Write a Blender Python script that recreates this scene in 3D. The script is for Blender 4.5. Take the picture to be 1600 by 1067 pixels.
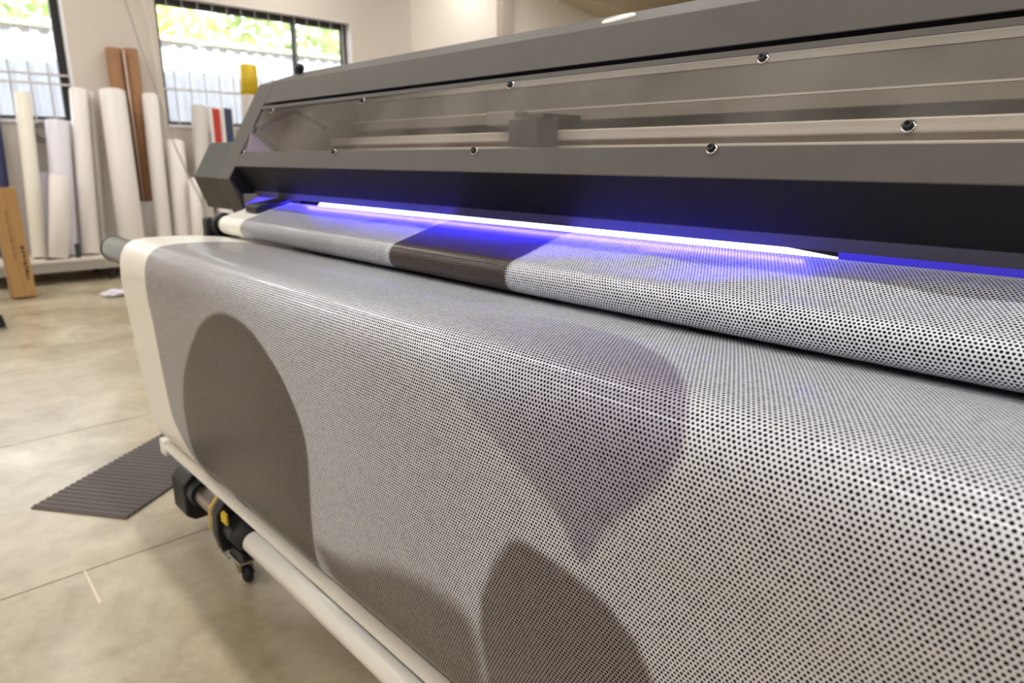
import bpy, bmesh, math, random
import numpy as np
from mathutils import Vector, Matrix, noise

random.seed(7)
for o in list(bpy.data.objects):
    bpy.data.objects.remove(o, do_unlink=True)
SC = bpy.context.scene
COL = SC.collection

# ------------------------------------------------------------------ camera
cam_d = bpy.data.cameras.new('camera')
cam = bpy.data.objects.new('camera', cam_d)
COL.objects.link(cam)
rt = Vector((0.68640802, 0.72720493, 0.00412647))
dn = Vector((0.18837009, -0.17231594, -0.96686293))
fw = Vector((-0.70239643, 0.66443977, -0.25526270))
m = Matrix((rt, -dn, -fw)).transposed().to_4x4()
m.translation = Vector((0, 0, 1.35))
cam.matrix_world = m
cam_d.sensor_width = 36
cam_d.lens = 1077.15 / 1600 * 36
cam_d.clip_start = 0.02
cam_d.dof.use_dof = True
cam_d.dof.focus_distance = 1.08
cam_d.dof.aperture_fstop = 4.0
SC.camera = cam

# ------------------------------------------------------------------ world, sun, ceiling light, exposure
W = bpy.data.worlds.new('sky'); SC.world = W; W.use_nodes = True
nt = W.node_tree
bg = nt.nodes['Background']
bg.inputs['Color'].default_value = (0.86, 0.93, 1.0, 1)
bg.inputs['Strength'].default_value = 7.0

def add_light(name, kind, loc, energy, color=(1, 1, 1), size=None, target=None, rot=None):
    d = bpy.data.lights.new(name, kind); d.energy = energy; d.color = color
    if kind == 'AREA':
        d.shape = 'RECTANGLE'; d.size, d.size_y = size
    o = bpy.data.objects.new(name, d); COL.objects.link(o); o.location = loc
    if rot: o.rotation_euler = rot
    return o, d
sun, sd = add_light('sun', 'SUN', (0, 0, 20), 12.5, (1, .96, .88), rot=(math.radians(-25), math.radians(42), 0))
sd.angle = .01
CEIL = 4.6
LAMP = (1.0, .985, .955)
for y in (-4.6, -1.9, 0.9, 4.6, 8.2):
    for x in (-8.6, -6.0, -3.4, -0.8, 1.8):
        add_light('ceiling_or_fill_lamp', 'AREA', (x, y, CEIL - .08), 34, LAMP, (1.5, .14))
for x in (-8.6, -6.0):
    add_light('ceiling_or_fill_lamp', 'AREA', (x + 1.6, 9.8, CEIL - .08), 12, LAMP, (1.5, .28))  # fill lights added to brighten the far wall
SC.view_settings.view_transform = 'Standard'
SC.view_settings.look = 'None'
SC.view_settings.gamma = 1
SC.view_settings.use_curve_mapping = False
SC.view_settings.exposure = 0.0

# ------------------------------------------------------------------ helpers
def srgb(r, g, b):
    f = lambda c: (c / 12.92 if c <= .04045 else ((c + .055) / 1.055) ** 2.4)
    return (f(r / 255), f(g / 255), f(b / 255), 1)

MATS = {}
def mat(name, col, rough=.5, metal=0., spec=.5, bump=0., bscale=80., vary=0., vscale=6., emit=None, estr=0., coat=0.):
    m = bpy.data.materials.new(name); m.use_nodes = True; MATS[name] = m
    n = m.node_tree; p = n.nodes['Principled BSDF']
    c = col if len(col) == 4 else srgb(*col)
    p.inputs['Base Color'].default_value = c
    p.inputs['Roughness'].default_value = rough
    p.inputs['Metallic'].default_value = metal
    p.inputs['Specular IOR Level'].default_value = spec
    p.inputs['Coat Weight'].default_value = coat
    tc = n.nodes.new('ShaderNodeTexCoord')
    if vary:
        nz = n.nodes.new('ShaderNodeTexNoise'); nz.inputs['Scale'].default_value = vscale
        nz.inputs['Detail'].default_value = 5
        n.links.new(tc.outputs['Object'], nz.inputs['Vector'])
        mx = n.nodes.new('ShaderNodeMix'); mx.data_type = 'RGBA'
        mx.inputs[6].default_value = tuple(x * (1 - vary) for x in c[:3]) + (1,)
        mx.inputs[7].default_value = tuple(min(1, x * (1 + vary)) for x in c[:3]) + (1,)
        n.links.new(nz.outputs['Fac'], mx.inputs[0]); n.links.new(mx.outputs[2], p.inputs['Base Color'])
    if bump:
        nb = n.nodes.new('ShaderNodeTexNoise'); nb.inputs['Scale'].default_value = bscale
        nb.inputs['Detail'].default_value = 3
        n.links.new(tc.outputs['Object'], nb.inputs['Vector'])
        b = n.nodes.new('ShaderNodeBump'); b.inputs['Strength'].default_value = bump
        b.inputs['Distance'].default_value = .002
        n.links.new(nb.outputs['Fac'], b.inputs['Height']); n.links.new(b.outputs['Normal'], p.inputs['Normal'])
    if emit:
        p.inputs['Emission Color'].default_value = emit; p.inputs['Emission Strength'].default_value = estr
    return m

def clear_mat(name, tint, gloss=.08, haze=0., rough=.02):
    """thin clear sheet: see-through, mirror-like at grazing angles, a little dusty"""
    m = bpy.data.materials.new(name); m.use_nodes = True; n = m.node_tree
    n.nodes.remove(n.nodes['Principled BSDF'])
    out = n.nodes['Material Output']
    tr = n.nodes.new('ShaderNodeBsdfTransparent'); tr.inputs['Color'].default_value = tint
    gl = n.nodes.new('ShaderNodeBsdfGlossy'); gl.inputs['Roughness'].default_value = rough
    fr = n.nodes.new('ShaderNodeFresnel'); fr.inputs['IOR'].default_value = 1.48
    mx = n.nodes.new('ShaderNodeMixShader')
    # the sheet does not bend the ray, so only its outer faces mirror
    ge = n.nodes.new('ShaderNodeNewGeometry'); om = n.nodes.new('ShaderNodeMath'); om.operation = 'SUBTRACT'; om.inputs[0].default_value = 1.
    ml = n.nodes.new('ShaderNodeMath'); ml.operation = 'MULTIPLY'
    n.links.new(ge.outputs['Backfacing'], om.inputs[1]); n.links.new(om.outputs[0], ml.inputs[0]); n.links.new(fr.outputs[0], ml.inputs[1])
    n.links.new(ml.outputs[0], mx.inputs[0]); n.links.new(tr.outputs[0], mx.inputs[1]); n.links.new(gl.outputs[0], mx.inputs[2])
    last = mx
    if haze:
        df = n.nodes.new('ShaderNodeBsdfDiffuse'); df.inputs['Color'].default_value = (.8, .78, .74, 1)
        tc = n.nodes.new('ShaderNodeTexCoord')
        nz = n.nodes.new('ShaderNodeTexNoise'); nz.inputs['Scale'].default_value = 5; nz.inputs['Detail'].default_value = 8
        mp = n.nodes.new('ShaderNodeMapRange'); mp.inputs[1].default_value = .35; mp.inputs[2].default_value = .85
        mp.inputs[3].default_value = haze * .45; mp.inputs[4].default_value = haze * 2
        n.links.new(tc.outputs['Object'], nz.inputs['Vector']); n.links.new(nz.outputs['Fac'], mp.inputs[0])
        m2 = n.nodes.new('ShaderNodeMixShader')
        n.links.new(mp.outputs[0], m2.inputs[0]); n.links.new(mx.outputs[0], m2.inputs[1]); n.links.new(df.outputs[0], m2.inputs[2])
        last = m2
    n.links.new(last.outputs[0], out.inputs['Surface'])
    return m

class MB:
    """collects shapes, then links them as one mesh object"""
    def __init__(s): s.v = []; s.f = []; s.sm = []
    def add(s, vs, fs, smooth=False):
        k = len(s.v); s.v += [tuple(v) for v in vs]
        s.f += [tuple(i + k for i in f) for f in fs]; s.sm += [smooth] * len(fs); return s
    def box(s, x0, x1, y0, y1, z0, z1, M=None):
        v = [(x, y, z) for x in (x0, x1) for y in (y0, y1) for z in (z0, z1)]
        if M is not None: v = [M @ Vector(p) for p in v]
        return s.add(v, [(0, 1, 3, 2), (4, 6, 7, 5), (0, 4, 5, 1), (2, 3, 7, 6), (0, 2, 6, 4), (1, 5, 7, 3)])
    def prism(s, poly, x0, x1, axis='X'):
        n = len(poly)
        if axis == 'X': P = lambda x, a, b: (x, a, b)
        elif axis == 'Y': P = lambda x, a, b: (a, x, b)
        else: P = lambda x, a, b: (a, b, x)
        v = [P(x0, a, b) for a, b in poly] + [P(x1, a, b) for a, b in poly]
        f = [tuple(range(n))[::-1], tuple(range(n, 2 * n))] + [(i, (i + 1) % n, n + (i + 1) % n, n + i) for i in range(n)]
        return s.add(v, f)
    def lathe(s, prof, a, b, seg=28, smooth=True):
        """prof = [(t, r)], t metres along a->b"""
        a = Vector(a); d = (Vector(b) - a).normalized()
        u = d.orthogonal().normalized(); w = d.cross(u)
        v = []; f = []
        for t, r in prof:
            for k in range(seg):
                th = 2 * math.pi * k / seg
                v.append(a + d * t + (u * math.cos(th) + w * math.sin(th)) * r)
        for i in range(len(prof) - 1):
            for k in range(seg):
                k2 = (k + 1) % seg
                f.append((i * seg + k, i * seg + k2, (i + 1) * seg + k2, (i + 1) * seg + k))
        return s.add(v, f, smooth)
    def cyl(s, a, b, r, seg=28, bev=0.):
        L = (Vector(b) - Vector(a)).length
        e = bev or min(r, L) * .04
        return s.lathe([(0, .0001), (0, r - e), (0, r - e), (e, r), (e, r), (L - e, r), (L - e, r), (L, r - e), (L, r - e), (L, .0001)], a, b, seg)
    def tube(s, pts, r, seg=10):
        pts = [Vector(p) for p in pts]; v = []; f = []
        for i, p in enumerate(pts):
            d = (pts[min(i + 1, len(pts) - 1)] - pts[max(i - 1, 0)]).normalized()
            u = d.orthogonal().normalized() if i == 0 else (u - d * u.dot(d)).normalized()
            w = d.cross(u)
            for k in range(seg):
                th = 2 * math.pi * k / seg
                v.append(p + (u * math.cos(th) + w * math.sin(th)) * r)
        for i in range(len(pts) - 1):
            for k in range(seg):
                k2 = (k + 1) % seg
                f.append((i * seg + k, i * seg + k2, (i + 1) * seg + k2, (i + 1) * seg + k))
        n = len(pts)
        f.append(tuple(range(seg))[::-1]); f.append(tuple(range((n - 1) * seg, n * seg)))
        return s.add(v, f, True)
    def build(s, name, material, parent=None, bevel=0., loc=None, segs=2):
        me = bpy.data.meshes.new(name); me.from_pydata(s.v, [], s.f); me.update()
        me.polygons.foreach_set('use_smooth', s.sm)
        bm = bmesh.new(); bm.from_mesh(me); bmesh.ops.recalc_face_normals(bm, faces=bm.faces); bm.to_mesh(me); bm.free()
        me.materials.append(material)
        o = bpy.data.objects.new(name, me); COL.objects.link(o)
        if parent is not None: o.parent = parent
        if loc is not None: o.location = loc
        if bevel:
            b = o.modifiers.new('bevel', 'BEVEL'); b.width = bevel; b.segments = segs; b.limit_method = 'ANGLE'; b.angle_limit = .6
        return o

def thing(name, label, cat, loc=(0, 0, 0), rot=None, group=None):
    o = bpy.data.objects.new(name, None); COL.objects.link(o); o.location = loc
    if rot: o.rotation_euler = rot
    o.empty_display_size = .1
    o['label'] = label; o['category'] = cat
    if group: o['group'] = group
    return o
def tag(o, label, cat, group=None, kind=None):
    o['label'] = label; o['category'] = cat
    if group: o['group'] = group
    if kind: o['kind'] = kind
    return o
def struct(o): o['kind'] = 'structure'; return o

# ------------------------------------------------------------------ materials
wall_m = mat('wall_paint', (222, 213, 203), .8, bump=.15, bscale=30, vary=.03, vscale=2)
wall2_m = mat('far_wall_paint', (238, 231, 219), .8, bump=.15, bscale=30, vary=.03, vscale=1.5)
ceil_m = mat('ceiling_paint', (222, 216, 206), .9)
grey_m = mat('grey_powder_coat', (82, 78, 74), .56, metal=.05, spec=.32, bump=.28, bscale=420, vary=.15, vscale=11)
greyd_m = mat('dark_grey_powder_coat', (72, 70, 66), .56, metal=.05, spec=.32, bump=.25, bscale=420, vary=.06)
visor_m = mat('black_sheet_metal', (26, 25, 29), .58, spec=.22, bump=.06, bscale=300)
black_m = mat('black_plastic', (24, 24, 26), .45)
rubber_m = mat('black_rubber', (30, 29, 30), .7)
steel_m = mat('brushed_steel', (118, 112, 106), .36, metal=1., bump=.08, bscale=200)
shaft_m = mat('worn_steel_shaft', (128, 116, 106), .35, metal=.9, vary=.25, vscale=30)
alu_m = mat('pale_aluminium_rail', (205, 196, 184), .45, metal=.2, vary=.06, vscale=4)
brown_m = mat('brown_rail_groove', (140, 118, 98), .6)
beam_m = mat('grey_gantry_paint', (128, 122, 116), .55, vary=.08, vscale=5)
beam2_m = mat('taupe_gantry_paint', (134, 124, 114), .55, vary=.08, vscale=5)
dark_m = mat('dark_interior', (58, 56, 53), .6)
pale_m = mat('pale_inner_plate', (196, 186, 172), .6)
zinc_m = mat('zinc_plate', (190, 190, 186), .25, metal=1.)
gold_m = mat('yellow_zinc_fork', (150, 138, 98), .35, metal=.8)
yel_m = mat('yellow_label', (214, 182, 30), .5)
tan_m = mat('tan_warning_label', (196, 164, 84), .55, vary=.12, vscale=60)
tube_m = mat('off_white_tube', (242, 238, 230), .3, coat=.3)
bar_m = mat('off_white_bar', (218, 211, 198), .45)
white_m = mat('white_vinyl_roll', (236, 231, 228), .4, vary=.025, vscale=3)
lilac_m = mat('lilac_white_wrap', (226, 223, 233), .35, vary=.04, vscale=4)
cream_m = mat('cream_vinyl_roll', (236, 231, 218), .45, vary=.025, vscale=3)
pgrey_m = mat('pale_grey_roll', (205, 199, 194), .5, vary=.03, vscale=3)
core_m = mat('cardboard_core', (170, 132, 92), .8)
card_m = mat('brown_cardboard', (172, 134, 84), .8, vary=.08, vscale=9, bump=.15, bscale=60)
tubeb_m = mat('brown_cardboard_tube', (158, 116, 80), .65, vary=.10, vscale=8)
pinkst_m = mat('pink_gap_reflection', (205, 178, 164), .6)
ink_m = mat('black_print', (52, 40, 26), .7)
red_m = mat('red_print', (186, 42, 26), .5, vary=.06, vscale=10)
navy_m = mat('navy_print', (38, 52, 82), .5, vary=.06, vscale=10)
bluebag_m = mat('dark_blue_film', (54, 60, 104), .35, vary=.12, vscale=6)
shelf_m = mat('pale_shelf_board', (222, 214, 204), .5, vary=.03)
fascia_m = mat('grey_shelf_fascia', (168, 163, 156), .6)
winfr_m = mat('black_window_frame', (36, 36, 38), .45)
bars_m = mat('white_burglar_bar', (206, 200, 198), .5)
reveal_m = mat('white_reveal', (240, 238, 240), .6)
mat_m = mat('charcoal_ribbed_rubber', (92, 84, 82), .75, vary=.08, vscale=12)
tissue_m = mat('white_tissue', (226, 222, 236), .8)
wire_m = mat('grey_cord', (176, 170, 164), .5)
wire2_m = mat('white_cord', (228, 224, 218), .5)
glint_m = mat('white_lamp_glint', (250, 248, 240), .25)
shed_m = mat('white_metal_sheet', (214, 217, 236), .5, vary=.04, vscale=1)
leaf_m = mat('green_leaves', (162, 180, 128), .7, vary=.35, vscale=3)
leafy_m = mat('yellow_green_leaves', (216, 210, 138), .7, vary=.25, vscale=3)
ground_m = mat('outdoor_ground', (170, 165, 140), .9, vary=.2, vscale=1)
uv_m = mat('ultraviolet_lamp', (200, 200, 255), .4, emit=(.027, .019, 1.0, 1), estr=290.)
joint_m = mat('joint_filler', (140, 124, 98), .9)
scratch_m = mat('pale_scratch', (226, 212, 186), .7)
glass_m = clear_mat('window_glass', (.97, .99, .98, 1), haze=.02)
acry_m = clear_mat('dusty_clear_acrylic', (.93, .91, .88, 1), haze=.05, rough=.03)

# polished concrete
conc_m = mat('polished_concrete', (196, 178, 146), .24, spec=.45)
n = conc_m.node_tree; p = n.nodes['Principled BSDF']
tc = n.nodes.new('ShaderNodeTexCoord')
def noise_n(scale, detail, rough=.6, dist=0.):
    z = n.nodes.new('ShaderNodeTexNoise'); z.inputs['Scale'].default_value = scale; z.inputs['Detail'].default_value = detail
    z.inputs['Roughness'].default_value = rough; z.inputs['Distortion'].default_value = dist
    n.links.new(tc.outputs['Object'], z.inputs['Vector']); return z
n1, n2, n3 = noise_n(1.6, 6, .62, .6), noise_n(9, 6, .7), noise_n(0.9, 3)
r1 = n.nodes.new('ShaderNodeValToRGB'); n.links.new(n1.outputs['Fac'], r1.inputs[0])
r1.color_ramp.elements[0].position = .3; r1.color_ramp.elements[0].color = srgb(150, 134, 106)
r1.color_ramp.elements[1].position = .68; r1.color_ramp.elements[1].color = srgb(200, 189, 166)
mx = n.nodes.new('ShaderNodeMix'); mx.data_type = 'RGBA'; mx.blend_type = 'MULTIPLY'; mx.inputs[0].default_value = .55
r2 = n.nodes.new('ShaderNodeValToRGB'); n.links.new(n2.outputs['Fac'], r2.inputs[0])
r2.color_ramp.elements[0].position = .28; r2.color_ramp.elements[0].color = (.62, .58, .52, 1)
r2.color_ramp.elements[1].position = .6; r2.color_ramp.elements[1].color = (1, 1, 1, 1)
n.links.new(r1.outputs[0], mx.inputs[6]); n.links.new(r2.outputs[0], mx.inputs[7]); n.links.new(mx.outputs[2], p.inputs['Base Color'])
mr = n.nodes.new('ShaderNodeMapRange'); mr.inputs[3].default_value = .16; mr.inputs[4].default_value = .42
n.links.new(n3.outputs['Fac'], mr.inputs[0]); n.links.new(mr.outputs[0], p.inputs['Roughness'])

# ------------------------------------------------------------------ room shell
XW = -9.7           # inner face of the window wall
H = 5.2
struct(MB().box(-14, 6, -7, 17, -.12, -.012).build('floor', joint_m))
floor = bpy.data.objects['floor']
edges = [-14, -11.12, -9.68, -8.24, -6.8, -5.36, -3.92, -2.48, -1.04, .4, 1.84, 3.28, 6]
yed = [-7, -3.4, 2.6, 8.6, 17]
for i in range(len(edges) - 1):
    for j in range(len(yed) - 1):
        MB().box(edges[i] + .003, edges[i + 1] - .003, yed[j] + .003, yed[j + 1] - .003, -.012, 0).build('slab', conc_m, floor)
struct(MB().box(-14, 6, -7, 17, H, H + .1).build('ceiling', ceil_m))
struct(MB().box(5.9, 6, -7, 17, 0, H).build('wall_right', wall_m))
struct(MB().box(-14, 6, -7.1, -7, 0, H).build('wall_front', wall_m))
struct(MB().box(-14, 6, 16.9, 17, 0, H).build('wall_back', wall2_m))
# window wall with two openings
SILL = 1.76; TOP = 3.30
W1 = (-.75, 2.14); W2 = (3.13, 5.86)
T = .28
wl = MB()
wl.box(XW - T, XW, -7, 6.95, 0, SILL)
wl.box(XW - T, XW, -7, 6.95, TOP, H)
for a, b in ((-7, W1[0]), (W1[1], W2[0]), (W2[1], 6.95)):
    wl.box(XW - T, XW, a, b, SILL, TOP)
struct(wl.build('wall_left', wall_m))
# lighter stretch of wall past the window bay, set back a hand's breadth
struct(MB().box(XW - .34, XW - .06, 6.95, 17, 0, H).build('wall_far', wall2_m))
struct(MB().box(XW - .06, XW + .10, 8.83, 9.10, 0, H).build('trim_1', mat('grey_column_paint', (176, 164, 154), .8)))
be = MB(); be.prism([(10.4, 4.25), (11.8, 4.12), (17, 4.02), (17, H), (10.4, H)], XW - .06, XW + .5)
struct(be.build('trim_2', mat('beige_bulkhead', (222, 208, 186), .85)))

# windows: frame, panes, bars
def window(name, y0, y1, mulls, bars, rails):
    root = thing(name, '', 'window', (XW, 0, 0)); del root['label']; del root['category']; root['kind'] = 'structure'
    d = -.20
    fr = MB(); w = .10
    fr.box(d, d + .06, y0, y0 + .07, SILL, TOP); fr.box(d, d + .06, y1 - w, y1, SILL, TOP)
    fr.box(d, d + .06, y0 + .07, y1 - w, TOP - w, TOP); fr.box(d, d + .06, y0 + .07, y1 - w, SILL, SILL + .05)
    for m_ in mulls: fr.box(d, d + .06, m_ - .035, m_ + .035, SILL + .05, TOP - w)
    fr.build('window_frame', winfr_m, root)
    ed = [y0 + .07] + [q for m_ in mulls for q in (m_ - .035, m_ + .035)] + [y1 - w]
    for i in range(0, len(ed), 2):
        MB().box(d + .026, d + .032, ed[i], ed[i + 1], SILL + .05, TOP - w).build('pane', glass_m, root)
    for b in bars:
        MB().tube([(-.10, b, SILL), (-.10, b, TOP)], .008, 8).build('burglar_bar', bars_m, root)
    for z in rails:
        MB().box(-.108, -.092, y0, y1, z - .012, z + .012).build('cross_bar', bars_m, root)
    MB().box(-.17, .03, y0, y1, SILL - .03, SILL + .004).build('window_sill', reveal_m, root)
    rv = MB(); rv.box(-.14, .004, y1 - .012, y1 + .002, SILL, TOP); rv.box(-.14, .004, y0, y1, TOP - .012, TOP + .002)
    rv.build('reveal', reveal_m, root)
    return root
window('window_1', W1[0], W1[1], [.7], [-.55 + .19 * i for i in range(14)], [2.27, 2.17])
window('window_2', W2[0], W2[1], [5.02], [3.30 + .19 * i for i in range(14)], [2.20])

# outdoors, seen through the panes
struct(MB().box(-60, -14.2, -40, 60, -.3, -.02).build('ground', ground_m))
shed = thing('metal_shed', 'long white corrugated metal shed seen through the windows', 'shed', (-16, 0, 0))
c = MB(); pts = []
y = -14.
while y < 22:
    pts += [(y, 0), (y + .11, 0), (y + .15, .045), (y + .26, .045)]; y += .30
v = [(q, yy, z) for z in (0, 3.68) for yy, q in pts]
N = len(pts)
c.add(v, [(i, i + 1, N + i + 1, N + i) for i in range(N - 1)])
c.build('corrugated_wall', shed_m, shed)
MB().box(-5, -.06, -14, 22, 0, 3.62).build('shed_body', shed_m, shed)
MB().box(-5, .12, -14.2, 22.2, 3.68, 3.76).build('roof_edge', mat('cream_roof_edge', (236, 226, 180), .5), shed)
for k, (yy, hh, rr_, mm) in enumerate([(-6, 7.5, 3, leaf_m), (-1, 6.6, 2.6, leafy_m), (3.4, 7.2, 2.8, leaf_m), (7.5, 6.4, 2.6, leafy_m), (11.5, 7.4, 3.0, leaf_m), (16, 6.6, 2.8, leafy_m), (21, 7.5, 3.2, leaf_m)]):
    tr = thing('tree', ['big green tree rising behind the white shed at the near end', 'yellow green tree behind the shed, beyond the first window',
        'green tree behind the shed, between the two windows', 'yellow green tree behind the shed, beyond the second window',
        'broad green tree behind the shed, past the second window', 'small yellow green tree far along the shed', 'tall green tree at the far end of the shed'][k], 'tree', (-24, yy, 0), group='trees behind the shed')
    MB().cyl((0, 0, 0), (0, 0, hh * .6), .22, 10).build('trunk', core_m, tr)
    f = MB(); rng = random.Random(k)
    for _ in range(900):
        u = rng.uniform(-1, 1); th = rng.uniform(0, 6.283); q = rng.uniform(.55, 1) * rr_
        ctr = Vector((math.sqrt(1 - u * u) * math.cos(th) * q, math.sqrt(1 - u * u) * math.sin(th) * q, hh * .62 + u * q * hh / (rr_ * 2.6)))
        a = Vector((rng.uniform(-1, 1), rng.uniform(-1, 1), rng.uniform(-1, 1))).normalized() * .22
        b = a.orthogonal().normalized() * .16
        f.add([ctr - a, ctr + b, ctr + a, ctr - b], [(0, 1, 2, 3)])
    o = f.build('foliage', mm, tr); o['kind'] = 'stuff'

# ------------------------------------------------------------------ printed film (profile in Y,Z swept along X)
YC, ZC, RR = 1.008, 1.111, .034
def film_profile():
    P = [(1.60, 1.165), (1.45, 1.165), (1.32, 1.167), (1.25, 1.178), (1.215, 1.1865), (1.19, 1.190), (1.16, 1.1875), (1.12, 1.179), (1.07, 1.1645), (1.03, 1.1528)]
    for k in range(13):
        a = math.radians(107 + 163 * k / 12); P.append((YC + RR * math.cos(a), ZC + RR * math.sin(a)))
    P += [(1.1, 1.0765), (1.25, 1.076), (1.262, 1.068), (1.25, 1.058), (1.1, 1.058)]
    P += [(1.047, 1.062), (.99, 1.069), (.93, 1.076), (.874, 1.081), (.81, 1.0845), (.746, 1.085), (.705, 1.083), (.674, 1.076), (.652, 1.058),
          (.637, 1.029), (.630, .986), (.629, .92), (.635, .853), (.643, .714), (.653, .571), (.664, .47), (.675, .41), (.69, .372), (.712, .348), (.75, .338)]
    P = np.array(P); out = []
    for i in range(len(P) - 1):
        p0, p1, p2, p3 = P[max(i - 1, 0)], P[i], P[i + 1], P[min(i + 2, len(P) - 1)]
        for k in range(8):
            t = k / 8
            out.append(.5 * ((2 * p1) + (-p0 + p2) * t + (2 * p0 - 5 * p1 + 4 * p2 - p3) * t * t + (-p0 + 3 * p1 - 3 * p2 + p3) * t ** 3))
    out.append(P[-1]); C2 = np.array(out)
    S = np.concatenate([[0], np.cumsum(np.hypot(*np.diff(C2, axis=0).T))])
    return C2, S
C2, S = film_profile()
X0, X1 = -2.60, .62
NU = 520; NV = 400
us = np.linspace(X0, X1, NU); vs = np.linspace(0, S[-1], NV)
py = np.interp(vs, S, C2[:, 0]); pz = np.interp(vs, S, C2[:, 1])
ty = np.gradient(py, vs); tz = np.gradient(pz, vs); L = np.hypot(ty, tz); ty /= L; tz /= L
ny, nz_ = tz, -ty                      # outward normal (towards the operator / up)
U, V = np.meshgrid(us, vs)             # NV x NU
def sstep(a, b, x):
    t = np.clip((x - a) / (b - a), 0, 1); return t * t * (3 - 2 * t)
# slack in the sheet: shallow waves
front = sstep(1.40, 1.75, V) * (1 - sstep(2.15, 2.33, V))
wave = front * (.0028 * np.sin(2.1 * U + 1.5 * V) + .0016 * np.sin(5.3 * U - 2.2 * V + 1.) + .0010 * np.sin(9.7 * U + 1.7 * V))
slope = sstep(.47, .51, V) * (1 - sstep(.57, .61, V)) * sstep(-1.3, -.6, U)
wave += slope * (.0022 * np.sin(17 * U + 30 * V) + .0012 * np.sin(31 * U - 12 * V))
PX = U; PY = py[:, None] + ny[:, None] * wave; PZ = pz[:, None] + nz_[:, None] * wave
verts = np.stack([PX, PY, PZ], -1).reshape(-1, 3)
idx = np.arange(NV * NU).reshape(NV, NU)
faces = np.stack([idx[:-1, :-1], idx[1:, :-1], idx[1:, 1:], idx[:-1, 1:]], -1).reshape(-1, 4)
me = bpy.data.meshes.new('printed_film')
me.vertices.add(len(verts)); me.vertices.foreach_set('co', verts.ravel())
me.loops.add(faces.size); me.loops.foreach_set('vertex_index', faces.ravel().astype(np.int32))
me.polygons.add(len(faces)); me.polygons.foreach_set('loop_start', np.arange(0, faces.size, 4, dtype=np.int32))
me.polygons.foreach_set('loop_total', np.full(len(faces), 4, dtype=np.int32))
me.polygons.foreach_set('use_smooth', np.ones(len(faces), bool))
me.update(calc_edges=True)
uvl = me.uv_layers.new(name='sheet')
uvw = np.stack([U, V], -1).reshape(-1, 2)[faces.ravel()]
uvl.data.foreach_set('uv', uvw.ravel().astype(np.float32))

def poly_mask(poly, soft=.006):
    """signed-distance mask of a polygon in sheet coordinates"""
    P = np.array(poly); x = U.ravel(); y = V.ravel()
    inside = np.zeros(len(x), bool); dist = np.full(len(x), 9.)
    for i in range(len(P)):
        a, b = P[i], P[(i + 1) % len(P)]
        cr = ((a[1] > y) != (b[1] > y)) & (x < (b[0] - a[0]) * (y - a[1]) / (b[1] - a[1] + 1e-12) + a[0])
        inside ^= cr
        ab = b - a; t = np.clip(((x - a[0]) * ab[0] + (y - a[1]) * ab[1]) / (ab @ ab + 1e-12), 0, 1)
        dist = np.minimum(dist, np.hypot(x - a[0] - ab[0] * t, y - a[1] - ab[1] * t))
    sd = np.where(inside, -dist, dist)
    return (1 - sstep(-soft, soft, sd)).reshape(NV, NU)
def smooth_poly(p, it=2):
    p = [tuple(q) for q in p]
    for _ in range(it):
        o = []
        for i in range(len(p)):
            a, b = p[i], p[(i + 1) % len(p)]
            o += [(.75 * a[0] + .25 * b[0], .75 * a[1] + .25 * b[1]), (.25 * a[0] + .75 * b[0], .25 * a[1] + .75 * b[1])]
        p = o
    return p
tear = smooth_poly([(-2.154, 1.988), (-2.069, 1.887), (-1.934, 1.774), (-1.818, 1.715), (-1.736, 1.694), (-1.648, 1.690), (-1.54, 1.707), (-1.436, 1.762), (-1.381, 1.827), (-1.342, 1.885), (-1.330, 1.951), (-1.352, 2.073), (-1.380, 2.208), (-1.40, 2.30), (-1.42, 2.40), (-2.1, 2.40), (-2.21, 2.25), (-2.205, 2.107)])
purple = smooth_poly([(-.90, 1.569), (-.91, 1.5), (-.85, 1.406), (-.745, 1.392), (-.638, 1.408), (-.528, 1.458), (-.452, 1.525), (-.405, 1.588), (-.39, 1.625), (-.395, 1.657), (-.428, 1.708), (-.475, 1.757), (-.50, 1.791), (-.525, 1.845), (-.545, 1.84), (-.57, 1.79), (-.65, 1.74), (-.78, 1.68)])
bottom = smooth_poly([(-1.39, 2.19), (-1.235, 2.186), (-1.062, 2.105), (-.948, 2.077), (-.85, 2.068), (-.795, 2.075), (-.772, 2.112), (-.764, 2.203), (-.77, 2.45), (-1.25, 2.45), (-1.33, 2.27)])
peak = [(-.640, 1.862), (-.600, 1.866), (-.545, 1.872), (-.488, 1.888), (-.440, 1.919), (-.405, 1.974), (-.37, 2.08), (-.35, 2.4), (-.757, 2.4), (-.757, 2.18), (-.763, 2.09), (-.755, 2.02), (-.715, 1.93), (-.675, 1.875)]
def colr(c): return np.array(srgb(*c)[:3])
base = np.zeros((NV, NU, 3)); base[:] = colr((218, 221, 231))
def over(mask, c):
    global base
    base = base * (1 - mask[..., None]) + colr(c) * mask[..., None]
lower = V > 1.0
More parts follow.
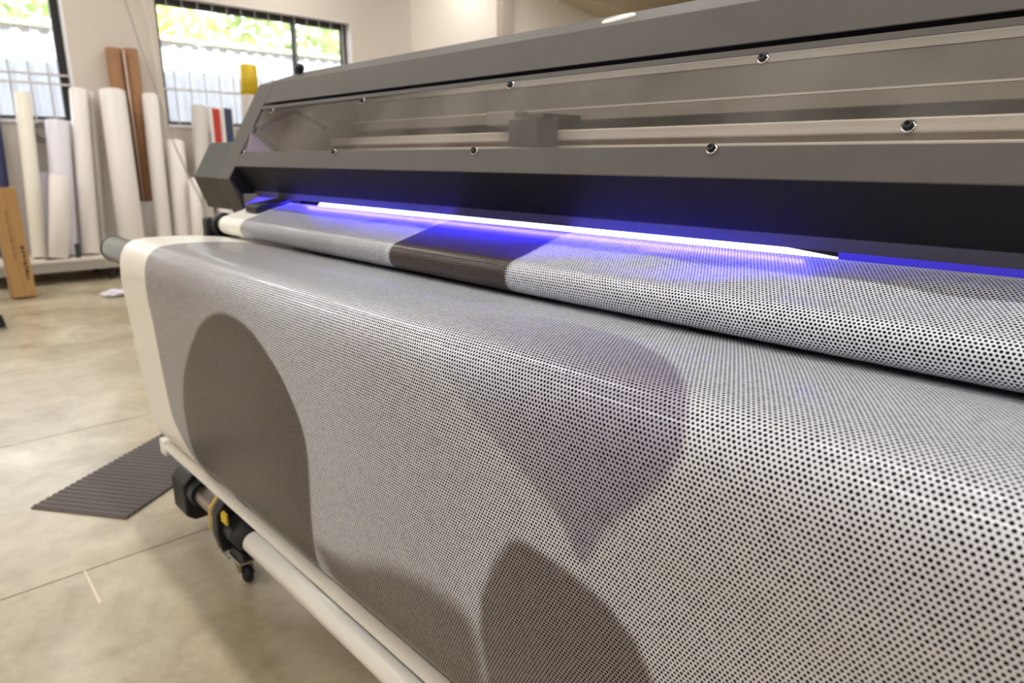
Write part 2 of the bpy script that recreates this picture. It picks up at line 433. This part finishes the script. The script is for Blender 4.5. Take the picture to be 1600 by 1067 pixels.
# tint of the printed ground: greyer at the far end with shade painted in, warm towards the near corner
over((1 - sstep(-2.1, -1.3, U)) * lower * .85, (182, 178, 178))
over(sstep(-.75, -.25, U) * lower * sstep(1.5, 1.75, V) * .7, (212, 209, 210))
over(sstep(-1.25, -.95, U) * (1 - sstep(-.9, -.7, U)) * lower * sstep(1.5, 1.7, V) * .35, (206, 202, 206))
over(poly_mask(tear) * lower, (96, 90, 88))
pm = poly_mask(purple, .008) * lower
over(pm * (.12 + .88 * sstep(-.95, -.40, U)), (168, 162, 182))
over(poly_mask(bottom, .03) * lower, (136, 129, 126))
over(poly_mask(peak, .01) * lower, (134, 125, 125))
upper = V <= 1.0
over(upper * (1 - sstep(-1.52, -1.49, U)) * 1., (196, 196, 204))
over(upper * (1 - sstep(-1.775, -1.765, U)) * 1., (186, 186, 192))
over(poly_mask(smooth_poly([(-1.80, .53), (-1.76, .45), (-1.66, .43), (-1.55, .44), (-1.49, .49), (-1.49, .52), (-1.58, .49), (-1.7, .50)]), .006) * upper * (1 - sstep(.55, .6, V)), (150, 146, 158))
over(upper * sstep(-1.491, -1.483, U) * (1 - sstep(-1.054, -1.046, U)), (74, 62, 56))
dots = np.ones((NV, NU))
# unprinted selvedge on the far side of the sheet
edge = -2.35 + .0 * V
edge = np.where(V < 1.0, -2.41, -2.345 + .13 * sstep(2.14, 2.32, V))
sel = 1 - sstep(-.004, .004, U - edge)
over(sel, (238, 235, 226))
dots *= 1 - sel
tail = sstep(2.338, 2.345, V)
over(tail, (226, 218, 204)); dots *= 1 - tail
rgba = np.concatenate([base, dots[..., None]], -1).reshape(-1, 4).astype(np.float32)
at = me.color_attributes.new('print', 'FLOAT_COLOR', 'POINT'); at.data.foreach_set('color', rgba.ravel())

fm = bpy.data.materials.new('perforated_printed_film'); fm.use_nodes = True
n = fm.node_tree; p = n.nodes['Principled BSDF']
def math_n(op, a, b=None, c=None):
    z = n.nodes.new('ShaderNodeMath'); z.operation = op
    for i, q in enumerate((a, b, c)):
        if q is None: continue
        if isinstance(q, (int, float)): z.inputs[i].default_value = q
        else: n.links.new(q, z.inputs[i])
    return z.outputs[0]
uvn = n.nodes.new('ShaderNodeUVMap'); uvn.uv_map = 'sheet'
sp = n.nodes.new('ShaderNodeSeparateXYZ'); n.links.new(uvn.outputs[0], sp.inputs[0])
PXD, PYD = .0063, .0057
gy = math_n('DIVIDE', sp.outputs[1], PYD)
row = math_n('FLOOR', gy)
off = math_n('MULTIPLY', math_n('MODULO', row, 2.), .5)
gx = math_n('ADD', math_n('DIVIDE', sp.outputs[0], PXD), off)
cx = math_n('MULTIPLY', math_n('SUBTRACT', math_n('FRACT', math_n('ADD', gx, 10000.)), .5), PXD)
cy = math_n('MULTIPLY', math_n('SUBTRACT', math_n('FRACT', gy), .5), PYD)
cell = n.nodes.new('ShaderNodeCombineXYZ'); n.links.new(math_n('FLOOR', gx), cell.inputs[0]); n.links.new(row, cell.inputs[1])
wn = n.nodes.new('ShaderNodeTexWhiteNoise'); wn.noise_dimensions = '2D'; n.links.new(cell.outputs[0], wn.inputs['Vector'])
dist = math_n('SQRT', math_n('ADD', math_n('MULTIPLY', cx, cx), math_n('MULTIPLY', cy, cy)))
rad = math_n('ADD', math_n('MULTIPLY', wn.outputs['Value'], .0004), .00178)
mk = n.nodes.new('ShaderNodeMapRange'); mk.interpolation_type = 'SMOOTHSTEP'
n.links.new(math_n('SUBTRACT', dist, rad), mk.inputs[0]); mk.inputs[1].default_value = -.00022; mk.inputs[2].default_value = .00022
mk.inputs[3].default_value = 1.; mk.inputs[4].default_value = 0.
pa = n.nodes.new('ShaderNodeAttribute'); pa.attribute_name = 'print'
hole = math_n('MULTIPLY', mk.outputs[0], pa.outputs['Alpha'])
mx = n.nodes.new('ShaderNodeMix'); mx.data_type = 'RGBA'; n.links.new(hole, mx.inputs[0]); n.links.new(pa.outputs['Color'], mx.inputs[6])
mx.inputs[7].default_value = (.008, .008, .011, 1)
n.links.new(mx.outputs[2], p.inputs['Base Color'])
p.inputs['Roughness'].default_value = .36
n.links.new(math_n('SUBTRACT', .42, math_n('MULTIPLY', hole, .40)), p.inputs['Specular IOR Level'])
p.inputs['Coat Roughness'].default_value = .09
n.links.new(math_n('MULTIPLY', math_n('SUBTRACT', 1., hole), .25), p.inputs['Coat Weight'])
me.materials.append(fm)
film = bpy.data.objects.new('printed_film', me); COL.objects.link(film)
tag(film, 'wide perforated film with grey dotted print draped over the front bar of the printer', 'printed film')

# ------------------------------------------------------------------ printer
PR = thing('wide_format_printer', 'long grey wide format printer with clear front window and violet glow', 'printer', (0, 0, 0))
XL, XR = -2.68, .95
FO = Vector((0, 1.1166, 1.3747)); FT = Vector((0, .505, .863)); FN = Vector((0, -.863, .505))
def F(t, d=0.):
    q = FO + FT * t + FN * d; return (q.y, q.z)
def fbox(mb, x0, x1, t0, t1, d0, d1): return mb.prism([F(t0, d0), F(t1, d0), F(t1, d1), F(t0, d1)], x0, x1)
tL4, tL2, tL1, tN = -.0625, .2067, .298, -.117
roofR = (1.45, 1.694)
# top rail
MB().prism([F(tL2), F(tL1), roofR, (roofR[0] + .40, roofR[1]), (roofR[0] + .40, roofR[1] - .02), (roofR[0], roofR[1] - .02), F(tL1 - .02, -.02), (F(tL2)[0] + .02, F(tL2)[1] + .002)], XL + .0015, XR).build('top_cover', grey_m, PR, .002)
fbox(MB(), XL + .0015, XR, tL4, 0, -.02, 0).build('lower_panel', grey_m, PR, .002)
# inner gasket band between rail and window
MB().box(XL, XR, 1.258, 1.268, 1.5492, 1.60).build('gasket_strip', visor_m, PR)
a_, b_ = F(.1814), F(.1945)
MB().prism([a_, b_, (b_[0] + .006, b_[1]), (a_[0] + .006, a_[1])], XL, XR).build('inner_rail', grey_m, PR)
fbox(MB(), XL, XR, -.012, .0, -.032, -.02).build('lower_seal', black_m, PR)
fbox(MB(), XL + .012, XR, -.006, .1785, -.005, -.002).build('front_window', acry_m, PR)
# visor under the panel
vis = [F(tL4, -.002), F(tL4, -.012), (1.1535, 1.2305), (1.150, 1.229)]
MB().prism(vis, XL, XR).build('visor', visor_m, PR)
MB().prism([(1.150, 1.229), (1.153, 1.2315), (1.1695, 1.2068), (1.167, 1.2050)], XL, XR).build('visor_lip', mat('slate_sheet_metal', (84, 82, 96), .34, spec=.6), PR)
# end frame and end cap
nose = F(tN); prof_end = [nose, F(tL1), roofR, (1.85, 1.694), (1.85, 1.10), (1.13, 1.10), (1.109, 1.152)]
MB().prism(prof_end, -2.81, XL).build('end_frame', grey_m, PR, .003)
capn = F(tN + .004, -.004)
cap_prof = [capn, F(.046, -.004), (1.85, 1.414), (1.85, 1.14), (1.109, 1.150)]
MB().prism(cap_prof, -3.06, -2.811).build('end_cap', greyd_m, PR, .004)
MB().prism(prof_end, XR, XR + .13).build('end_frame', grey_m, PR, .003)
# socket screws round the window
def screw(x, t, d=-.002, r=.0075):
    y, z = F(t, d); a = Vector((x, y, z)); b = a + FN * .009
    s = MB(); s.lathe([(0, r), (.007, r), (.009, r * .8), (.009, r * .5), (.004, r * .5), (.004, .0001)], a, b, 16)
    s.build('screw', steel_m if False else black_m, PR)
    w = MB(); w.lathe([(-.0005, r * 1.45), (.0015, r * 1.45), (.0015, r * .9)], a, b, 18); w.build('washer', zinc_m, PR)
for x in (-2.58, -1.949, -1.281, -.638, .0, .6): screw(x, .1715)
for x in (-2.66, -1.979, -1.31, -.67, -.02, .6): screw(x, -.007, .0)
screw(-.365, .028)
# handle knob and a white disc imitating a lamp reflection on the roof
k = MB(); k.lathe([(0, .012), (.012, .012), (.018, .016), (.032, .019), (.042, .012), (.045, .0001)], (-2.72, 1.40, 1.672), (-2.72, 1.40, 1.80), 16); k.build('roof_knob', black_m, PR)
n_r = Vector((0, -.326, .945)); cc = Vector((-1.085, 1.36, 1.6625))
k = MB()
k.lathe([(0, .040), (.003, .040), (.006, .034), (.006, .0001)], cc, cc + n_r, 24); k.build('roof_lamp_glint', glint_m, PR)
# inside of the hood
MB().box(XL, XR, 1.84, 1.85, 1.20, 1.69).build('rear_panel', dark_m, PR)
MB().box(XL + .004, XR, 1.66, 1.70, 1.578, 1.604).build('upper_rail', alu_m, PR)
MB().box(XL + .004, XR, 1.62, 1.74, 1.497, 1.571).build('gantry_beam', beam_m, PR, .002)
MB().box(XL + .004, XR, 1.598, 1.62, 1.494, 1.4985).build('beam_lip', alu_m, PR)
MB().box(XL + .004, XR, 1.60, 1.74, 1.462, 1.494).build('lower_beam', beam2_m, PR, .002)
MB().box(XL + .004, XR, 1.66, 1.74, 1.40, 1.462).build('beam_recess', dark_m, PR)
MB().box(XL + .004, XR, 1.49, 1.60, 1.4015, 1.431).build('guide_rail', alu_m, PR, .004)
MB().box(XL + .004, XR, 1.505, 1.60, 1.388, 1.4015).build('rail_groove', brown_m, PR)
MB().box(XL + .004, XR, 1.49, 1.60, 1.34, 1.388).build('guide_rail', alu_m, PR, .003)
MB().box(XL + .004, XR, 1.20, 1.49, 1.32, 1.345).build('inner_deck', beam_m, PR)
cr = MB(); cr.box(-1.50, -1.385, 1.40, 1.486, 1.385, 1.462); cr.box(-1.47, -1.40, 1.44, 1.598, 1.46, 1.475)
cr.build('carriage', dark_m, PR, .004)
cr = MB(); cr.box(-1.63, -1.505, 1.43, 1.488, 1.446, 1.486); cr.build('carriage_cover', beam_m, PR, .004)
# left inner plate with its pale triangle and ribs
MB().prism([(1.13, 1.345), (1.84, 1.345), (1.84, 1.60), (1.25, 1.60)], XL, XL + .006).build('inner_plate', beam2_m, PR)
MB().prism([(1.135, 1.375), (1.25, 1.375), (1.16, 1.455)], XL + .006, XL + .010).build('pale_panel', pale_m, PR)
def rib(y0, z0, y1, z1, w=.008):
    d = Vector((y1 - y0, z1 - z0)).normalized(); q = Vector((-d.y, d.x)) * w
    return [(y0 + q.x, z0 + q.y), (y1 + q.x, z1 + q.y), (y1 - q.x, z1 - q.y), (y0 - q.x, z0 - q.y)]
MB().prism(rib(1.16, 1.455, 1.262, 1.372), XL + .006, XL + .03).build('inner_rib', greyd_m, PR)
MB().prism(rib(1.17, 1.46, 1.34, 1.53, .006), XL + .006, XL + .025).build('inner_rib', greyd_m, PR)
MB().prism(rib(1.34, 1.53, 1.47, 1.47, .006), XL + .006, XL + .025).build('inner_rib', greyd_m, PR)
# fill light added to brighten the hood interior, with a made-up housing
MB().box(-2.5, XR - .1, 1.285, 1.315, 1.612, 1.624).build('fill_light_housing', white_m, PR)
hl, hd = add_light('hood_fill_light', 'AREA', (-.85, 1.30, 1.609), 4.8, LAMP, (3.2, .02), rot=(math.radians(38), 0, 0))
# lamp bar behind the visor
MB().box(-2.50, -.56, 1.262, 1.266, 1.237, 1.262).build('ultraviolet_lamp', uv_m, PR)
MB().prism([(-2.43, 1.176), (-2.40, 1.197), (-.68, 1.197), (-.50, 1.180), (-.50, 1.176)], 1.285, 1.292, 'Y').build('lamp_window', mat('bright_lamp_window', (235, 235, 255), .4, emit=(.80, .80, 1., 1), estr=4.0), PR)
MB().box(-.50, XR, 1.285, 1.292, 1.176, 1.194).build('blue_reflection_glow', mat('emissive_blue_reflection', (60, 50, 200), .4, emit=(.11, .08, 1., 1), estr=.45), PR)  # emission imitates blue lamp light caught on this edge; not a source itself
MB().box(-2.52, -.54, 1.2605, 1.304, 1.231, 1.2368).build('unseen_lower_shield', visor_m, PR)  # unseen shield added to stop the lamp shining straight down
MB().box(-2.62, XR, 1.245, 1.345, 1.2625, 1.275).build('unseen_upper_shield', visor_m, PR)  # unseen shield added to block lamp light going up into the hood
MB().box(-2.62, XR, 1.305, 1.345, 1.197, 1.26).build('lamp_housing', zinc_m, PR)
# table under the film, rollers, cabinet
MB().box(XL, XR, 1.235, 1.62, 1.11, 1.162).build('platen', greyd_m, PR)
MB().prism([(1.02, 1.142), (1.185, 1.184), (1.215, 1.180), (1.235, 1.172), (1.235, 1.13), (1.06, 1.13)], XL + .05, XR).build('platen_apron', steel_m, PR)
r_ = MB(); r_.cyl((-2.63, YC, ZC), (XR, YC, ZC), RR - .0015, 36, .002); r_.build('feed_roller', steel_m, PR)
fl = MB(); fl.lathe([(0, .0001), (0, .048), (.028, .048), (.034, .044), (.034, .036), (.02, .036), (.02, .0001)], (-2.665, YC + .004, ZC - .006), (-2.6, YC + .004, ZC - .006), 32)
fl.build('roller_flange', black_m, PR)
MB().box(-2.72, -2.665, .955, 1.08, .98, 1.135).build('roller_bracket', black_m, PR, .01)
# media clamp on the selvedge
cl = MB(); cl.prism([(1.045, 1.161), (1.175, 1.1935), (1.175, 1.207), (1.06, 1.190), (1.045, 1.184)], -2.52, -2.425)
cl.build('media_clamp', black_m, PR, .003)
MB().prism([(1.11, 1.10), (1.34, 1.10), (1.34, 1.222), (1.11, 1.218)], XL, XL + .004).build('inner_side_plate', pale_m, PR)
MB().prism([(1.085, 1.3195), (1.062, 1.276), (1.10, 1.218), (1.34, 1.222), (1.34, 1.3195)], XL, XL + .004).build('upper_side_plate', visor_m, PR)
body = MB(); body.box(XL + .05, XR, 1.28, 1.80, .22, 1.13)
body.build('cabinet', greyd_m, PR, .006)
for x in (-2.55, .8):
    for y in (1.33, 1.72):
        MB().box(x - .04, x + .04, y - .04, y + .04, 0, .24).build('leg', black_m, PR)
# front bar that carries the film
tb = MB(); tb.cyl((-2.90, .694, 1.021), (XR, .694, 1.021), .047, 36, .002); tb.build('front_bar', mat('dark_steel_bar', (98, 91, 85), .42, metal=.85, bump=.05, bscale=200), PR)
tb = MB(); tb.lathe([(0, .041), (0, .0485), (.012, .0485), (.012, .041)], (-2.905, .694, 1.021), (0, .694, 1.021), 36); tb.build('bar_end_ring', black_m, PR)
for x in (-2.70, .9): MB().box(x, x + .04, .70, 1.30, .93, .985).build('bar_arm', black_m, PR, .004)

# ------------------------------------------------------------------ take-up unit under the film
TU = thing('take_up_unit', 'black take-up unit with steel shaft and swivel caster below the hanging film', 'take-up unit', (-2.1, .744, 0))
def P(o): o.matrix_parent_inverse = Matrix.Translation((2.1, -.744, 0)); return o
AY, AZ = .744, .180
hb = MB(); hb.prism([(.69, .10), (.72, .075), (.80, .075), (.82, .10), (.82, .23), (.80, .25), (.72, .25), (.69, .22)], -2.56, -2.43)
P(hb.build('motor_housing', black_m, TU, .008))
q = MB(); q.cyl((-2.43, AY, AZ + .008), (-2.385, AY, AZ + .008), .047, 28); P(q.build('housing_collar', black_m, TU))
q = MB(); q.cyl((-2.385, AY, AZ + .005), (-2.16, AY, AZ + .005), .034, 28); P(q.build('drive_shaft', shaft_m, TU))
q = MB(); q.cyl((-2.262, AY, AZ + .005), (-2.255, AY, AZ + .005), .0352, 28); P(q.build('shaft_ring', steel_m, TU))
q = MB(); q.prism([(AY - .05, .10), (AY + .05, .10), (AY + .055, .16), (AY + .045, .26), (AY - .03, .275), (AY - .058, .24), (AY - .062, .16)], -2.15, -2.105)
P(q.build('bearing_bracket', black_m, TU, .006))
q = MB(); q.prism([(AY - .064, .17), (AY - .060, .238), (AY - .035, .275), (AY - .03, .28), (AY - .061, .245), (AY - .067, .17)], -2.168, -2.15)
P(q.build('bracket_label', tan_m, TU))
q = MB(); q.cyl((-2.105, AY, AZ), (-2.03, AY, AZ), .046, 28); P(q.build('chuck', black_m, TU))
q = MB(); q.lathe([(0, .046), (.03, .046), (.07, .034), (.07, .0001)], (-2.04, AY, AZ), (-1.9, AY, AZ), 28); P(q.build('chuck_cone', rubber_m, TU))
q = MB(); q.prism([(-2.085, .225), (-2.04, .225), (-2.04, .262), (-2.07, .266), (-2.085, .25)], AY - .052, AY - .046, 'Y'); P(q.build('yellow_label', yel_m, TU))
q = MB(); q.prism([(-2.14, .12), (-2.02, .12), (-2.01, .10), (-2.02, .086), (-2.12, .086), (-2.15, .098)], AY - .025, AY + .04, 'Y')
P(q.build('foot', black_m, TU, .005))
ca = P(MB().box(-2.13, -2.03, AY - .03, AY + .035, .076, .086).build('caster', zinc_m, TU, .001))
fk = MB()
for s in (-1, 1):
    fk.prism([(-2.11, .07), (-2.05, .07), (-2.045, .03), (-2.06, .018), (-2.075, .03)], AY + s * .019 - .0015, AY + s * .019 + .0015, 'Y')
fk.box(-2.11, -2.05, AY - .02, AY + .02, .066, .0762)
fk.build('caster_fork', gold_m, ca)
wh = MB(); wh.lathe([(-.014, .0001), (-.014, .012), (-.010, .014), (-.012, .024), (-.007, .029), (.007, .029), (.012, .024), (.010, .014), (.014, .012), (.014, .0001)], (-2.05, AY, .029), (-2.05, AY + 1, .029), 24)
wh.build('caster_wheel', rubber_m, ca)
hb2 = MB(); hb2.cyl((-2.05, AY - .0225, .029), (-2.05, AY + .0225, .029), .008, 14); hb2.build('axle', zinc_m, ca)
bp_ = MB(); bp_.box(-2.185, -2.125, AY - .03, AY + .01, .058, .063); bp_.box(-2.13, -2.10, AY - .02, AY + .0, .058, .068); bp_.build('brake_pedal', zinc_m, ca)
q = MB(); q.cyl((-2.43, AY + .045, .10), (-2.15, AY + .045, .10), .012, 12); P(q.build('tie_rod', black_m, TU))
# off-white dancer bar in the fold of the film
q = MB(); q.cyl((-2.625, .700, .326), (XR, .700, .326), .0165, 24, .003)
P(q.build('dancer_bar', bar_m, TU))
q = MB(); q.box(-2.632, -2.575, .685, .72, .286, .346); P(q.build('bar_end_block', tube_m, TU, .006))
# take-up core
tk = thing('take_up_tube', 'long off-white take-up tube below the film, its end in a black chuck', 'tube', (-1.97, AY, AZ))
q = MB(); Lt = 2.5
q.lathe([(0, .028), (0, .034), (.001, .035), (Lt, .035), (Lt, .028), (0, .028)], (0, 0, 0), (1, 0, 0), 36); q.build('tube_wall', tube_m, tk)
# stand at the near end, out of the frame
st2 = MB(); st2.box(.53, .60, AY - .05, AY + .05, 0, .24); P(st2.build('far_foot', black_m, TU, .004))

# ------------------------------------------------------------------ floor things
mt = thing('floor_mat', 'charcoal ribbed rubber mat lying askew on the concrete beside the take-up unit', 'mat', (-3.111, .315, 0), (0, 0, math.atan2(.251, .35)))
Wm, Lm = .431, .78
MB().box(0, Wm, 0, Lm, .0005, .006).build('mat_base', mat_m, mt)
for k in range(25):
    t = .008 + k * .0310
    MB().prism([(t, .006), (t + .004, .0105), (t + .018, .0105), (t + .022, .006)], .002, Wm - .002).build('rib', mat_m, mt)
q = MB(); q.add([(-2.492, .362, .0012), (-2.478, .366, .0012), (-2.25, .360, .0012), (-2.252, .352, .0012)], [(0, 1, 2, 3)])  # pale scratch in the concrete, laid on as a thin sheet
q.add([(-2.492, .362, .0002), (-2.478, .366, .0002), (-2.25, .360, .0002), (-2.252, .352, .0002)], [(3, 2, 1, 0)])
tag(q.build('floor_scratch', scratch_m), 'narrow pale scratch in the concrete near the floor joint', 'scratch')
# crumpled tissue near the shelf
bm = bmesh.new(); bmesh.ops.create_icosphere(bm, subdivisions=3, radius=.09)
for v_ in bm.verts:
    v_.co *= 1 + .45 * noise.noise(v_.co * 22); v_.co.z = max(-.03, v_.co.z * .42); v_.co.y *= 1.25
me2 = bpy.data.meshes.new('crumpled_tissue'); bm.to_mesh(me2); bm.free(); me2.materials.append(tissue_m)
o = bpy.data.objects.new('crumpled_tissue', me2); COL.objects.link(o); o.location = (-7.72, 1.80, .03)
tag(o, 'crumpled white tissue on the concrete floor in front of the shelf', 'tissue')
# black machine foot at the frame edge
ef = thing('machine_foot', 'black block shaped machine foot on the floor in front of the cardboard box', 'machine foot', (-6.86, .55, 0))
q = MB(); q.prism([(-.35, .02), (.19, .02), (.205, .03), (.19, .115), (.165, .145), (-.35, .145)], -.12, .12); q.build('block', black_m, ef, .01)
q = MB(); q.box(-.12, .12, -.35, .21, 0, .02); q.build('pad', mat('grey_pad', (150, 146, 138), .6), ef)

# ------------------------------------------------------------------ shelf with rolls by the window wall
sh = thing('low_shelf', 'long low pale shelf standing under the windows', 'shelf', (-8.85, 0, 0))
MB().box(-.82, 0, -3, 5.2, .235, .268).build('shelf_board', shelf_m, sh, .004)
MB().box(-.03, -.008, -3, 5.2, .135, .234).build('fascia', fascia_m, sh, .002)
for y in (-1., .5, 2.07, 3.6, 5.):
    MB().box(-.09, -.04, y - .025, y + .025, 0, .236).build('leg', black_m, sh)
    MB().box(-.80, -.75, y - .025, y + .025, 0, .236).build('leg', black_m, sh)

def roll(name, label, cat, top, bot, r, m_, group=None, core=True, band=None):
    """a leaning roll: bot and top are the centres of its two ends"""
    b = Vector(bot); t = Vector(top); d = t - b; Ln = d.length
    root = thing(name, label, cat, b, group=group)
    rot = Vector((0, 0, 1)).rotation_difference(d.normalized()); root.rotation_mode = 'QUATERNION'; root.rotation_quaternion = rot
    q = MB()
    rc = min(r * .5, .04)
    Lm_ = Ln - (band[0] if band else 0)
    q.lathe([(0, rc), (0, r - .004), (.004, r), (Lm_ - .004, r), (Lm_, r - (.004 if not band else 0)), (Lm_, rc), (0, rc)], (0, 0, 0), (0, 0, 1), 28)
    q.build('wound_sheet', m_, root)
    if core:
        q = MB(); q.lathe([(-.004, rc - .006), (-.004, rc), (Ln + .006, rc), (Ln + .006, rc - .006), (-.004, rc - .006)], (0, 0, 0), (0, 0, 1), 20)
        q.build('core', core_m, root)
    if band:
        q = MB(); q.lathe([(Lm_, rc), (Lm_, r), (Ln - .004, r), (Ln, r - .004), (Ln, rc), (Lm_, rc)], (0, 0, 0), (0, 0, 1), 28)
        q.build('end_band', band[1], root)
    return root
G = 'rolls leaning on the low shelf'
Zs = .276
roll('media_roll', 'cream roll behind the cardboard box, leaning before the window', 'roll', (-9.5, 1.585, 2.03), (-9.10, 1.43, Zs), .078, cream_m, G)
roll('media_roll', 'tall white roll just beside the edge of the first window', 'roll', (-9.5, 2.13, 2.10), (-9.10, 1.93, Zs), .092, white_m, G)
roll('media_roll', 'narrow grey roll squeezed between two tall white rolls', 'roll', (-9.57, 2.262, 2.09), (-9.24, 2.09, Zs), .048, pgrey_m, G)
roll('media_roll', 'thick white roll in front of the brown tubes', 'roll', (-9.41, 2.455, 2.10), (-9.02, 2.35, Zs), .138, white_m, G)
roll('media_roll', 'tall white roll just beside the brown tubes, before the cord', 'roll', (-9.5, 2.885, 2.095), (-9.12, 2.74, Zs), .088, white_m, G)
roll('media_roll', 'wide lilac white roll of middle height below the first window', 'roll', (-9.42, 1.855, 1.745), (-9.16, 1.70, Zs), .115, lilac_m, G)
roll('media_roll', 'short white roll standing in front of the lilac one', 'roll', (-9.02, 1.72, 1.165), (-8.97, 1.585, Zs), .098, white_m, G)
roll('media_roll', 'short white roll under the brown tubes', 'roll', (-9.56, 2.70, .82), (-9.53, 2.66, Zs), .13, white_m, G)
roll('media_roll', 'white roll behind the printer end, below the second window, beside the cord', 'roll', (-9.45, 3.10, 1.55), (-9.15, 2.98, Zs), .11, white_m, G)
roll('media_roll', 'pale grey roll half hidden by the printer end cap', 'roll', (-9.5, 3.455, 1.985), (-9.15, 3.265, Zs), .095, pgrey_m, G)
roll('media_roll', 'slim white roll nearest the foot of the grey roll by the end cap', 'roll', (-9.12, 3.17, 1.10), (-8.93, 3.08, Zs), .07, white_m, G)
roll('media_roll', 'tallest roll, white with a yellow band round its top', 'roll', (-9.5, 4.155, 2.53), (-9.10, 3.90, Zs), .112, pgrey_m, G, band=(.40, yel_m))
GB = 'brown tubes above the rolls'
roll('cardboard_tube', 'brown cardboard tube, the one nearer the first window', 'tube', (-9.61, 2.578, 2.60), (-9.56, 2.575, .83), .085, tubeb_m, GB, core=False)
roll('cardboard_tube', 'brown cardboard tube, the one nearer the second window', 'tube', (-9.61, 2.757, 2.61), (-9.56, 2.75, .83), .085, tubeb_m, GB, core=False)
q = MB(); q.tube([(-9.53, 2.667, 2.58), (-9.48, 2.663, .84)], .014, 8)  # pale strip imitating light reflected in the gap between the tubes
tag(q.build('gap_reflection_strip', pinkst_m), 'thin pale pink reflection shown as a strip between the two brown tubes', 'strip')
def carton(label, y0, y1, m_, ztop):
    t = thing('tall_carton', label, 'carton', (-9.12, (y0 + y1) / 2, Zs - .006), group='tall printed cartons')
    t.rotation_euler = (math.radians(-4.6), math.radians(-11.5), 0)
    hw = (y1 - y0) / 2
    MB().box(-.14, 0, -hw, hw, 0, ztop - Zs).build('box', white_m, t, .003)
    MB().box(0, .003, -hw + .035, hw - .012, ztop - Zs - .52, ztop - Zs - .012).build('printed_panel', m_, t)
carton('tall white carton with a red panel beside the grey roll', 3.435, 3.575, red_m, 2.03)
carton('tall white carton with a navy panel behind the end cap', 3.585, 3.735, navy_m, 2.04)
roll('plastic_film_roll', 'dark blue roll of plastic film behind the cream roll', 'roll', (-9.6, 1.26, 1.87), (-9.45, 1.19, Zs), .10, bluebag_m)
roll('plastic_film_roll', 'slim dark blue roll between the cream roll and the lilac one', 'roll', (-9.6, 1.645, 1.86), (-9.56, 1.60, 1.2), .030, navy_m)
roll('media_roll', 'white roll standing behind the slim dark blue roll', 'roll', (-9.5, 1.62, 1.19), (-9.45, 1.58, Zs), .10, lilac_m, G)
# coil of grey wire on the sill
q = MB()
for k in range(4):
    R0 = .085 + .01 * (k % 2)
    q.tube([(-9.60 + .012 * math.sin(3 * a), 1.72 + .012 * k + R0 * math.cos(a), 1.60 + .015 * k + R0 * math.sin(a)) for a in [2 * math.pi * j / 28 for j in range(29)]], .008, 6)
tag(q.build('wire_coil', mat('grey_wire', (128, 126, 122), .6)), 'coil of grey wire hanging below the sill between the rolls', 'wire coil')
q = MB(); q.cyl((-8.93, 1.765, .268), (-8.93, 1.765, .42), .026, 16); q.build('marker_tin', black_m)
tag(bpy.data.objects['marker_tin'], 'small black tin at the foot of the lilac roll', 'tin')
q = MB(); q.prism([(1.44, .268), (1.68, .268), (1.66, .288), (1.46, .292)], -8.92, -8.90); o = q.build('steel_ruler', greyd_m)
tag(o, 'short dark steel offcut at the foot of the short white roll', 'offcut')

# cardboard box standing on the floor against the shelf
cb = thing('cardboard_box', 'tall narrow brown cardboard box leaning on the shelf, printed in black', 'box', (-8.20, 1.01, 0), (0, 0, math.radians(8)))
M_ = Matrix.Rotation(math.radians(-5.5), 4, 'Y')
cb.matrix_world = Matrix.Translation((-8.14, 1.02, .018)) @ Matrix.Rotation(math.radians(6), 4, 'Z') @ M_
MB().box(-.17, 0, 0, .185, 0, 1.06).build('carton', card_m, cb, .004)
q = MB(); q.box(-.172, .0006, .088, .092, .0, 1.0605); q.build('seam', mat('cardboard_seam', (140, 100, 52), .8), cb)
q = MB(); rng = random.Random(3)
z = .17
while z < .50:
    h = rng.uniform(.018, .036); a = .128 + rng.uniform(-.006, .006)
    q.box(0, .0008, a, a + rng.uniform(.012, .032), z, z + h)
    if rng.random() < .6: q.box(0, .0008, a + .006, a + .030, z + h * .3, z + h * .55)
    z += h + rng.uniform(.006, .014)
q.build('bold_print', ink_m, cb)
q = MB(); z = .36
while z < .84:
    h = rng.uniform(.010, .02); a = .062
    q.box(0, .0008, a, a + rng.uniform(.006, .012), z, z + h); z += h + rng.uniform(.004, .012)
q.build('fine_print', ink_m, cb)

# cords
def curve(p0, p1, sag, n_=24, dx=0.):
    p0 = Vector(p0); p1 = Vector(p1)
    return [p0.lerp(p1, k / n_) + Vector((dx * math.sin(math.pi * k / n_), sag * math.sin(math.pi * k / n_), 0)) for k in range(n_ + 1)]
q = MB(); q.tube([(-8.5, 2.20, H), (-8.5, 2.33, 3.6), (-8.5, 2.456, 2.942), (-8.5, 2.56, 2.45), (-8.5, 2.66, 2.05), (-8.5, 2.76, 1.571), (-8.5, 2.873, 1.222), (-8.5, 3.0, .9), (-8.52, 3.1, .4), (-8.55, 3.15, .01)], .009, 8)
tag(q.build('hanging_cord', wire_m), 'thin grey cord hanging from the ceiling past the brown tubes', 'cord')
q = MB(); q.tube([(-9.66, 2.60, H), (-9.66, 2.85, 3.6), (-9.66, 2.98, 3.25), (-9.66, 3.04, 2.95), (-9.66, 3.05, 2.5), (-9.66, 3.03, 1.7)], .012, 8)
tag(q.build('wall_cable', wire2_m), 'white cable running down the wall beside the second window', 'cable')
